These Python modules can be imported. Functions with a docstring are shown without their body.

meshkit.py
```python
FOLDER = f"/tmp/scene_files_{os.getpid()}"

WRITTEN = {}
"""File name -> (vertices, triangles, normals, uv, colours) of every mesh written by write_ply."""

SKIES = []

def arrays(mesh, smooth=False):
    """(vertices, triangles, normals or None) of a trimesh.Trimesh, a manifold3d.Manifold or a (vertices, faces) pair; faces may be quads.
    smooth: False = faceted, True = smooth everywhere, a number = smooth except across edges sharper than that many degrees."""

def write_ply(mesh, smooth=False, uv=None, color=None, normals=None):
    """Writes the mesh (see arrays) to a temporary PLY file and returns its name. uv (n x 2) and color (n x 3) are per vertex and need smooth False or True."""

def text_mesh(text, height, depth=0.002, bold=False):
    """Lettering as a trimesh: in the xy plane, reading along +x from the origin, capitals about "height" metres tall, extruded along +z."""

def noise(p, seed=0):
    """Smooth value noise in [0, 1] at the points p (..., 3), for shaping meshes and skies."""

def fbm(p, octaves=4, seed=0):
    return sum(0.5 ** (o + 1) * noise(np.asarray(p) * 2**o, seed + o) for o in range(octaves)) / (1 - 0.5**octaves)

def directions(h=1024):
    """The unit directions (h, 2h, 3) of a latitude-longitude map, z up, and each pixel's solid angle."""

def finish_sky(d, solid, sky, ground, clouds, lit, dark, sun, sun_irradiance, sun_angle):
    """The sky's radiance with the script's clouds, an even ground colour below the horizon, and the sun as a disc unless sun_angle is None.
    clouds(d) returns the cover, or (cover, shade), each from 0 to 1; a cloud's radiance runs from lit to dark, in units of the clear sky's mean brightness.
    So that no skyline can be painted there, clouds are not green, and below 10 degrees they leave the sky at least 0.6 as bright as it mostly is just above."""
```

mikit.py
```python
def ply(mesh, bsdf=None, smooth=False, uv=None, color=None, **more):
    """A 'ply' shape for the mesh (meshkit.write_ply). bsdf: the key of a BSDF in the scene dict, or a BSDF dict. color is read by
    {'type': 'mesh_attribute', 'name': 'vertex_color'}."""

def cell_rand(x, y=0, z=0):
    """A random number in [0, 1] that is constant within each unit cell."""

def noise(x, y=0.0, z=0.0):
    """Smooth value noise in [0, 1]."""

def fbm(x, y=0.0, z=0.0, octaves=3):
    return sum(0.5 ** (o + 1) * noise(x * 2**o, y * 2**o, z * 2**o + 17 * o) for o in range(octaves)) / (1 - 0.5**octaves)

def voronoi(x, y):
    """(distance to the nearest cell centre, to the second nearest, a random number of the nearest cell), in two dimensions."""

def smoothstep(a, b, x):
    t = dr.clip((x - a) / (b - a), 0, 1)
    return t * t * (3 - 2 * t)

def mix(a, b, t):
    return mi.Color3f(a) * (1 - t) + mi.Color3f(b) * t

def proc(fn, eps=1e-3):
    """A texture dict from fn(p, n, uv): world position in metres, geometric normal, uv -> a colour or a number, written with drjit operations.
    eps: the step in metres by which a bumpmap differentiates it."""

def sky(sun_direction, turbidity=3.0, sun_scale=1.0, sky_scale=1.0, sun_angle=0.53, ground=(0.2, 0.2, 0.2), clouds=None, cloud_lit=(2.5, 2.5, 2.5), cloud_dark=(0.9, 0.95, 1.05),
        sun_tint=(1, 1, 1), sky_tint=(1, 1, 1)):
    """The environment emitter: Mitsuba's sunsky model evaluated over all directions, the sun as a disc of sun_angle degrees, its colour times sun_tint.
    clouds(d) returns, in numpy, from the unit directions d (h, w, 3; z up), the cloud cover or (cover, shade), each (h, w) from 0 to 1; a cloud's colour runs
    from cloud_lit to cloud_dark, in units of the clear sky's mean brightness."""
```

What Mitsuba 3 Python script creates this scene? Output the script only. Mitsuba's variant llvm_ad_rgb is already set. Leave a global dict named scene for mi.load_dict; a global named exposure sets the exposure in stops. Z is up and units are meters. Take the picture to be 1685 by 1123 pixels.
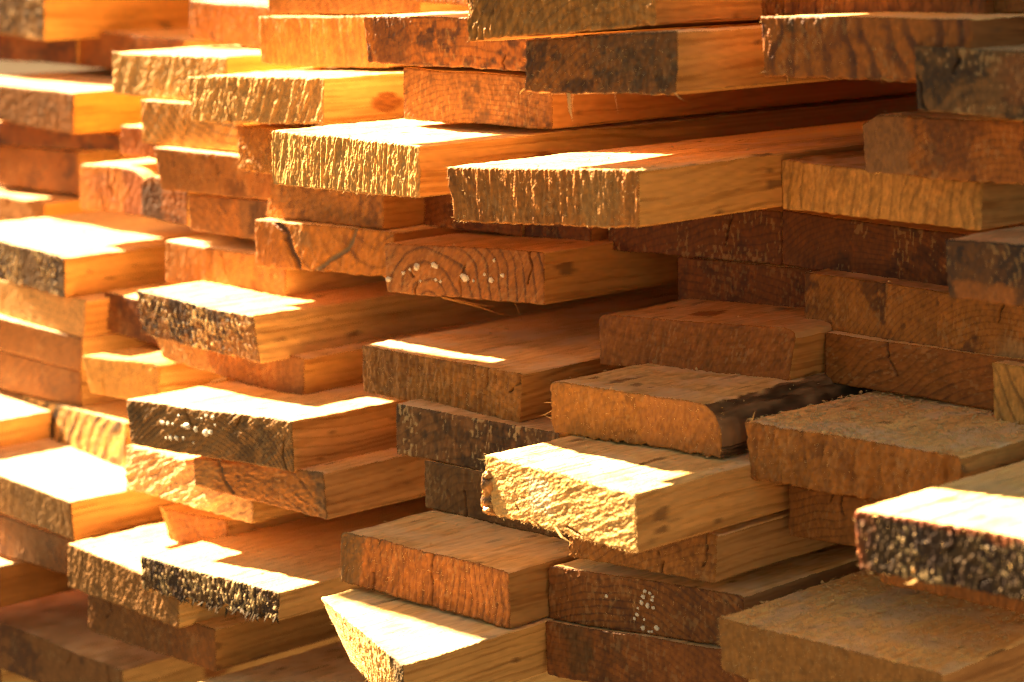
import math
import numpy as np
import trimesh
import mitsuba as mi
import mikit
import meshkit
from mikit import noise as pnoise, fbm as pfbm

# ---------------------------------------------------------------- camera, sky and sun, exposure
T = mi.ScalarTransform4f
FOCAL, PAN, TILT = 4066.9, math.radians(43.5478), math.radians(10.26)
LOOK = [-math.sin(PAN) * math.cos(TILT), math.cos(PAN) * math.cos(TILT), -math.sin(TILT)]
SUN_EL, SUN_AZ = math.radians(41.0), math.radians(2.2)
SUN = [-math.cos(SUN_AZ) * math.cos(SUN_EL), -math.sin(SUN_AZ) * math.cos(SUN_EL), math.sin(SUN_EL)]
exposure = 5.35
scene = {
    'camera': dict(type='thinlens', fov=math.degrees(2 * math.atan(842.5 / FOCAL)), fov_axis='x', aperture_radius=0.0054, focus_distance=1.44,
                   to_world=T().look_at(origin=[0, 0, 0], target=LOOK, up=[0, 0, 1]), near_clip=0.05, far_clip=60.0),
    'sky': mikit.sky(SUN, turbidity=3, sun_scale=1.0, sky_scale=0.24, sun_angle=0.95, ground=(0.05, 0.04, 0.03), sun_tint=(1, 0.88, 0.68), sky_tint=(1.0, 0.69, 0.34)),
}
labels = {}

# ---------------------------------------------------------------- materials
def fine_relief(p, n, uv):
    return pfbm(p.x * 1300, p.y * 600, p.z * 1300, 2) * 0.0005

def wood(rough, spec):
    return dict(type='twosided', bsdf=dict(type='bumpmap', arbitrary=mikit.proc(fine_relief, eps=2e-4), scale=1.0,
                bsdf=dict(type='principled', base_color=dict(type='mesh_attribute', name='vertex_color'), roughness=rough, specular=spec)))
scene['wood_long'] = wood(0.65, 0.25)
scene['wood_end'] = wood(0.6, 0.3)
scene['resin'] = dict(type='principled', base_color=dict(type='rgb', value=[0.60, 0.55, 0.45]), roughness=0.45, specular=0.35)
scene['sliver'] = dict(type='twosided', bsdf=dict(type='diffuse', reflectance=dict(type='rgb', value=[0.62, 0.40, 0.17])))
scene['sliver_dark'] = dict(type='twosided', bsdf=dict(type='diffuse', reflectance=dict(type='rgb', value=[0.30, 0.15, 0.05])))
scene['dust'] = dict(type='twosided', bsdf=dict(type='diffuse', reflectance=dict(type='rgb', value=[0.60, 0.40, 0.19])))
scene['bark'] = dict(type='twosided', bsdf=dict(type='principled', base_color=dict(type='mesh_attribute', name='vertex_color'), roughness=0.45, specular=0.5))
# ---------------------------------------------------------------- numpy noise helpers
def N3(x, y, z=0.0, seed=0):
    x, y, z = np.broadcast_arrays(np.asarray(x, float), y, z)
    return meshkit.noise(np.stack([x, y, z], -1), seed)

def F3(x, y, z=0.0, oct=3, seed=0):
    x, y, z = np.broadcast_arrays(np.asarray(x, float), y, z)
    return meshkit.fbm(np.stack([x, y, z], -1), oct, seed)

def sstep(a, b, x):
    t = np.clip((x - a) / (b - a), 0, 1)
    return t * t * (3 - 2 * t)

def lerp(a, b, t):
    return np.asarray(a) * (1 - t[..., None]) + np.asarray(b) * t[..., None]

# ---------------------------------------------------------------- end styles (colour of the sawn end, in linear albedo)
STY = {
    'F': dict(base=(0.70, 0.39, 0.12), dark=(0.36, 0.18, 0.05), stain=0.15, rough=0.0004),
    'O': dict(base=(0.60, 0.285, 0.065), dark=(0.33, 0.14, 0.03), stain=0.25, rough=0.0003),
    'M': dict(base=(0.50, 0.215, 0.045), dark=(0.14, 0.062, 0.022), stain=0.55, rough=0.0004),
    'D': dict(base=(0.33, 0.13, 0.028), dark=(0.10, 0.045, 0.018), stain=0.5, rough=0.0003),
    'G': dict(base=(0.34, 0.18, 0.07), dark=(0.10, 0.06, 0.032), stain=0.6, rough=0.0005),
    'K': dict(base=(0.26, 0.145, 0.06), dark=(0.065, 0.042, 0.027), stain=0.75, rough=0.0008),
    'P': dict(base=(0.62, 0.42, 0.24), dark=(0.36, 0.21, 0.10), stain=0.25, rough=0.0005),
}

def end_face(X, Z, W, H, o, seed):
    """Colour and outward relief of the sawn end at X across and Z up (metres)."""
    st = {**STY[o['s']], **{k: v for k, v in o.items() if k in ('base', 'dark', 'stain', 'rough')}}
    sx = seed * 3.17
    mul = np.array([0.86, 0.78, 0.66]) if o['s'] in 'FP' else np.array([0.64, 0.485, 0.32])
    base, dark = np.array(st['base']) * mul, np.array(st['dark']) * mul
    # growth rings
    hr = lambda k: (math.sin(seed * 12.9 + k * 78.2) * 43758.5) % 1.0
    cx, cz, sp, rc = o.get('ring', (hr(1) * 2 - 0.5, -1 - 6 * hr(2), 0.003 + 0.003 * hr(3), 0.30))
    warp = (F3(X * 40 + sx, Z * 40, 0, 2, seed) - 0.5) * sp * 1.6
    r = np.hypot(X - cx * W, Z - cz * H) + warp
    fr = (r / sp + seed * 0.37) % 1.0
    late = sstep(o.get('lw', 0.62), o.get('lw', 0.62) + 0.3, fr) * (1 - sstep(0.93, 1.0, fr))
    late *= 0.55 + 0.9 * N3(X * 60 + sx, Z * 60, 3, seed + 5)
    # stains and blotches
    blot = 0.62 * F3(X * 48 + sx, Z * 48, 1.7, 3, seed + 1) + 0.38 * F3(X * 210 + sx, Z * 190, 3.1, 3, seed + 31)
    stn = sstep(0.585 - 0.17 * st['stain'], 0.70 - 0.17 * st['stain'], blot) * min(1, 0.35 + st['stain'])
    mott = F3(X * 300 + sx, Z * 260, 6.0, 2, seed + 33)
    a = math.radians(o.get('groove', (90,))[0])
    fine = F3((-X * math.sin(a) + Z * math.cos(a)) * 850 + sx, (X * math.cos(a) + Z * math.sin(a)) * 420, 0, 2, seed + 2)
    col = lerp(np.broadcast_to(base, X.shape + (3,)), dark, np.clip(stn, 0, 1))
    col = col * (1 - np.clip(rc * late, 0, 0.92))[..., None] * np.array([1, 1, 1])
    # saw grooves
    ang, gs, ga = o.get('groove', (90, 0.003, 0.0002))
    a = math.radians(ang)
    along, across = X * math.cos(a) + Z * math.sin(a), -X * math.sin(a) + Z * math.cos(a)
    g = 0.6 * N3(across / gs + sx, along / (gs * 9), 0, seed + 7) + 0.4 * N3(across / (gs * 0.45), along / (gs * 3), 2, seed + 8)
    g2 = sstep(0.25, 0.75, g)
    tuft = N3(across * 800 + sx, along * 300, 0, seed + 9)
    d = ga * (g2 - 0.5) * (0.2 + 1.5 * tuft) + st['rough'] * (F3(across * 760 + sx, along * 330, 0, 2, seed + 3) - 0.5) * 1.7
    d += rc * 0.00016 * late
    d += 0.0003 * (F3(X * 28 + sx, Z * 28, 4, 2, seed + 11) - 0.5)
    col = col * (0.50 + 0.62 * fine + 0.38 * mott)[..., None]
    col = col * (0.88 + 0.24 * g2 * min(1, ga / 0.0005))[..., None]  # ridges paler, grooves darker: crevice shade put into the colour
    # loose fibre tips on weathered ends, their sunlit sparkle put in as pale colour
    sk = o.get('speck', 0.9 if o['s'] == 'K' else 0.12)
    tip = N3(across * 850 + 9 + sx, along * 380, 0, seed + 13) * (0.55 + 0.9 * N3(X * 70, Z * 70, 5, seed + 14))
    tm = sstep(0.80 - 0.16 * sk, 0.95 - 0.16 * sk, tip) * min(1, sk * 1.4)
    col = lerp(col, np.array([0.62, 0.42, 0.20]), tm * 0.8)
    d += tm * 0.0007 * min(1, sk)
    for (u0, u1, v0, v1, c, amt) in o.get('patch', ()):     # weathered, waney or other toned areas, some with painted light, with a wavy edge: across, up, colour
        wob = (F3(X * 60 + sx, Z * 60, 8, 3, seed + 15) - 0.5) * 0.35
        uu, vv = X / W + wob * 0.5, Z / H + wob
        m = sstep(u0 - 0.03, u0 + 0.03, uu) * (1 - sstep(u1 - 0.03, u1 + 0.03, uu)) * sstep(v0 - 0.06, v0 + 0.06, vv) * (1 - sstep(v1 - 0.06, v1 + 0.06, vv))
        col = lerp(col, np.array(c) * mul * (0.7 + 0.6 * fine)[..., None], m * amt)
    cracks = list(o.get('crack', ()))
    if hr(5) < 0.5 and not cracks:                          # hairline drying checks
        for k in range(1 + int(3 * hr(6))):
            c0, top = hr(10 + k), hr(20 + k) < 0.6
            ln = 0.25 + 0.5 * hr(30 + k)
            v0, v1 = (1.0, 1 - ln) if top else (0.0, ln)
            cracks.append(([(c0, v0), (c0 + 0.05 * (hr(40 + k) - 0.5), 0.5 * (v0 + v1)), (c0 + 0.12 * (hr(50 + k) - 0.5), v1)], 0.0006, base * 0.25))
    for (pts, wd, c) in cracks:                 # cracks: polyline in (across, up)
        p = np.array(pts, float) * [W, H]
        best = np.full(X.shape, 9.0)
        wx = (F3(X * 150, Z * 150, 2, 2, seed + 17) - 0.5) * 0.004
        for i in range(len(p) - 1):
            ab = p[i + 1] - p[i]
            t = np.clip(((X - p[i, 0]) * ab[0] + (Z - p[i, 1]) * ab[1]) / (ab @ ab), 0, 1)
            best = np.minimum(best, np.hypot(X + wx - p[i, 0] - t * ab[0], Z - p[i, 1] - t * ab[1]))
        m = 1 - sstep(wd * 0.5, wd, best)
        col = lerp(col, np.array(c), m * 0.9)
        d -= m * 0.0022
    return np.clip(col, 0.012, 0.85), d

def long_face(A, S, W, o, seed, kind):
    """Colour and relief of a long face at A across and S along the board; kind 't' top (dusted with pale sawdust) or 's' side."""
    tone = o.get('tone', 1.0)
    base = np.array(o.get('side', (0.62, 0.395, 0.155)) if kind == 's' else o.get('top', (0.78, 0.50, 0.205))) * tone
    sx = seed * 1.91 + (7 if kind == 't' else 0)
    drift = (N3(S * 9 + sx, A * 12, 0, seed) - 0.5) * 0.006
    g = F3((A + drift) * 420 + sx, S * 14, 0, 3, seed + 20)
    g1 = F3((A + drift) * 95 + sx, S * 3, 1, 2, seed + 21)
    kk = 1.0 if kind == 's' else 0.55
    streak = (sstep(0.52, 0.72, g) * 0.26 + sstep(0.5, 0.75, g1) * 0.18) * kk
    chev = ((A + drift * 3) * 160 + 0.9 * np.sin(S * 11 + sx) + 2.2 * N3(S * 5, A * 20, 2, seed + 22)) % 1.0
    streak += (0.13 if kind == 's' else 0.07) * sstep(0.6, 0.95, chev) * (1 - sstep(0.96, 1, chev)) * o.get('chev', 1.0)
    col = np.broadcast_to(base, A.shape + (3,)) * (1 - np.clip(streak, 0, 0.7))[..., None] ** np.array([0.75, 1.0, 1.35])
    cloud = F3(A * 24 + sx, S * 16, 5, 3, seed + 23)
    col = col * (0.82 + 0.36 * cloud)[..., None]
    speck = N3(A * 600 + sx, S * 260, 3, seed + 24)
    col = col * (0.9 + 0.2 * speck)[..., None]
    pit = sstep(0.80, 0.87, F3(A * 120 + sx, S * 45, 9, 2, seed + 25))
    col = lerp(col, np.array([0.13, 0.06, 0.025]), pit * 0.7)
    grain = 0.0
    if kind == 't':
        gr = F3(A * 520 + sx, S * 160, 6, 2, seed + 43)
        grain = 0.0002 * min(1, o.get('dust', 0.6)) * (gr - 0.5)
        col = col * (1 + 0.45 * (gr - 0.5))[..., None]
        du = sstep(0.42, 0.7, F3(A * 60 + sx, S * 50, 2, 3, seed + 26)) * o.get('dust', 0.6)
        col = lerp(col, np.array([0.72, 0.55, 0.35]), du)
    hk = lambda k: (math.sin(seed * 7.7 + k * 31.1 + (3 if kind == 't' else 0)) * 9137.3) % 1.0
    if hk(1) < 0.1 and not o.get('noknot'):                 # a knot
        ka, ks, kr = W * (0.25 + 0.5 * hk(2)), 0.03 + 0.11 * hk(3), min(0.24 * W, 0.005 + 0.006 * hk(4))
        rr = np.hypot(A - ka, (S - ks) * 0.6) + 0.0016 * (F3(A * 200, S * 120, 4, 2, seed) - 0.5)
        kc = lerp(np.broadcast_to(np.array([0.33, 0.13, 0.035]), A.shape + (3,)), np.array([0.13, 0.055, 0.02]), sstep(0.4, 0.7, N3(rr * 1400, 0, 0, seed)) * 0.6 + 0.4 * sstep(0.8 * kr, kr, rr))
        col = lerp(col, kc, 1 - sstep(kr * 0.9, kr * 1.1, rr))
    if kind == 't' and o.get('barkedge'):
        bm = sstep(W - o['barkedge'] - 0.001, W - o['barkedge'] + 0.002, A + 0.012 * (F3(S * 70, 0, 0, 3, seed) - 0.5))
        col = lerp(col, np.array([0.24, 0.14, 0.075]) * (0.05 + 1.9 * F3(A * 420, S * 60, 3, 3, seed + 40) ** 1.5)[..., None], bm)
    d = grain - 0.00022 * sstep(0.5, 0.8, g) + 0.0003 * (F3(A * 260, S * 180, 0, 2, seed + 27) - 0.5) * (1.5 if kind == 't' else 1.0)
    if o.get('srough') and (kind == 's' or o.get('barkedge')):
        d += o['srough'] * (F3(A * 300, S * 70, 3, 3, seed + 41) - 0.5) * (1.0 if kind == 's' else sstep(W - o['barkedge'] - 0.002, W - o['barkedge'] + 0.003, A))
    d += 0.0009 * (N3(A * 18 + sx, S * 10, 0, seed + 28) - 0.5)
    if o.get('saw'):                                        # band-saw marks across the face
        d += 0.00025 * (N3(S * 330 + A * 60, A * 6, 0, seed + 29) - 0.5)
    return np.clip(col, 0.012, 0.85), d

def grid_faces(a, b):
    i, j = np.meshgrid(np.arange(a - 1), np.arange(b - 1), indexing='ij')
    k = (i * b + j).ravel()
    return np.vstack([np.stack([k, k + b, k + b + 1], 1), np.stack([k, k + b + 1, k + 1], 1)])

def board_mesh(q, o, seed, res=0.0008, length=0.85, vis=0.22):
    """A sawn board: q = the corners TL, TR, BR, BL of its end; it runs back along +y. Returns (body, body colours), (end, end colours), P."""
    q = np.asarray(q, float)
    W = np.linalg.norm(q[1] - q[0]); H = 0.5 * (np.linalg.norm(q[0] - q[3]) + np.linalg.norm(q[1] - q[2]))
    nu, nv = max(8, int(W / res)) + 1, max(5, int(H / res)) + 1
    u, v = np.linspace(0, 1, nu), np.linspace(0, 1, nv)
    rag = o.get('rag', 0.0004)
    top = np.ones(nu); bot = np.zeros(nu)
    x = u * W
    top -= (rag * 2.2 * np.abs(F3(x * 260, seed, 0, 3, seed) - 0.5) + 0.0012 * (N3(x * 30, seed, 1, seed) - 0.4)) / H
    bot += (o.get('ragb', rag) * 2.6 * (F3(x * 230, seed, 4, 3, seed + 1) - 0.45) + 0.001 * (N3(x * 30, seed, 2, seed) - 0.4)) / H
    for c, (rx, rz) in o.get('wane', {}).items():
        dx = (x if c[1] == 'L' else W - x)
        t = np.clip(1 - dx / rx, 0, 1)
        drop = rz / H * (1 - np.sqrt(np.clip(1 - t * t, 0, 1))) if o.get('round', True) else rz / H * t
        if c[0] == 'T': top -= drop
        else: bot += drop
    rr = 0.0011
    for dx in (x, W - x):
        t = np.clip(1 - dx / rr, 0, 1); top -= 0.0009 / H * t * t; bot += 0.0009 / H * t * t
    U, V = np.meshgrid(u, v, indexing='ij')
    VV = bot[:, None] + (top - bot)[:, None] * V
    P = lambda U, V: ((1 - U) * V)[..., None] * q[0] + (U * V)[..., None] * q[1] + (U * (1 - V))[..., None] * q[2] + ((1 - U) * (1 - V))[..., None] * q[3]
    E = P(U, VV)
    ragx = rag * 2.0 * (F3(V * H * 260, seed, 7, 3, seed + 3) - 0.5)
    E[..., 0] += ragx * (np.abs(U - 0.5) * 2) ** 8
    base = E.copy()
    ec, d = end_face(U * W, VV * H, W, H, o, seed)
    E[..., 1] -= d
    edge = np.minimum(np.minimum(U * W, (1 - U) * W), np.minimum(V * H, (1 - V) * H))
    E[..., 1] += 0.0007 * np.clip(1 - edge / 0.0009, 0, 1) ** 2
    ends = (E.reshape(-1, 3), grid_faces(nu, nv)[:, ::-1], ec.reshape(-1, 3))
    # long faces
    s = np.concatenate([[0, 0.0008, 0.002, 0.004], np.arange(0.007, vis, o.get('step', 0.0055)), [vis * 1.3, vis * 2, length]])
    yaw = o.get('yaw', 0.0)
    vs, fs, cs, off = [], [], [], 0
    def strip(idx, A, wid, nrm, kind, s, cc):
        nonlocal off
        e0, b0 = E[idx], base[idx]
        SS, AA = np.meshgrid(s, A, indexing='ij')
        pos = b0[None] + SS[..., None] * np.array([yaw, 1.0, 0.0])
        col, dd = long_face(AA, SS, wid, o, seed, kind)
        fade = np.minimum(1, np.minimum(AA, wid - AA) / 0.002)[..., None] * np.minimum(1, SS / 0.004)[..., None]
        pos = pos + (dd[..., None] * fade) * np.array(nrm)
        tt = (np.arange(len(A)) / (len(A) - 1.0))[None, :, None]
        wob = lambda c: np.stack([0.0009 * (N3(s * 26, c * 3.3 + seed, 0, 3) - 0.5) + 0.0006 * (N3(s * 240, c * 3.3 + seed, 0, 4) - 0.5), 0 * s,
                                  0.0008 * (N3(s * 22, c * 3.3 + seed, 0, 5) - 0.5) + 0.0007 * (N3(s * 240, c * 3.3 + seed, 0, 6) - 0.5)], -1) * np.minimum(1, s / 0.006)[:, None]
        pos = pos + wob(cc)[:, None] * (1 - tt) + wob((cc + 1) % 4)[:, None] * tt
        pos[0] = e0
        vs.append(pos.reshape(-1, 3)); cs.append(col.reshape(-1, 3))
        fs.append(grid_faces(len(s), len(A)) + off); off += pos.shape[0] * pos.shape[1]
    sh = np.array([0, 0.02, 0.1, length])
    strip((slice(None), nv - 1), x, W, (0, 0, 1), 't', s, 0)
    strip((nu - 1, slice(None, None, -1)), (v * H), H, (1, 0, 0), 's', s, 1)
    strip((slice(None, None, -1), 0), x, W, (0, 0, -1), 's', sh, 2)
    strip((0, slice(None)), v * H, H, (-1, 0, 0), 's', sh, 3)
    vb, cb = np.vstack(vs), np.vstack(cs)
    fb = np.vstack(fs)
    return (vb, fb, cb), ends, lambda uu, vv: P(np.asarray(uu, float), np.asarray(vv, float)), W, H

# ---------------------------------------------------------------- little helpers for the loose bits
def slivers(rng, pos, direc, length, width):
    """Thin tapered three-sided splinters, joined: arrays of base points, directions, lengths, widths."""
    n = len(pos)
    direc = direc / np.linalg.norm(direc, axis=1, keepdims=True)
    side = np.cross(direc, rng.normal(size=(n, 3))); side /= np.linalg.norm(side, axis=1, keepdims=True)
    oth = np.cross(direc, side)
    bend = side * (length * rng.uniform(-0.25, 0.25, n))[:, None]
    w = width[:, None]
    a, b, c = pos + side * w * 0.5, pos - side * w * 0.5, pos + oth * w * 0.4
    mid = pos + direc * (length * 0.55)[:, None]
    m1, m2, m3 = mid + side * w * 0.4, mid - side * w * 0.4, mid + oth * w * 0.3
    tip = pos + direc * length[:, None] + bend
    V = np.stack([a, b, c, m1, m2, m3, tip], 1).reshape(-1, 3)
    f = np.array([[0, 1, 4], [0, 4, 3], [1, 2, 5], [1, 5, 4], [2, 0, 3], [2, 3, 5], [3, 4, 6], [4, 5, 6], [5, 3, 6], [0, 2, 1]])
    return V, (f[None] + 7 * np.arange(n)[:, None, None]).reshape(-1, 3)

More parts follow.
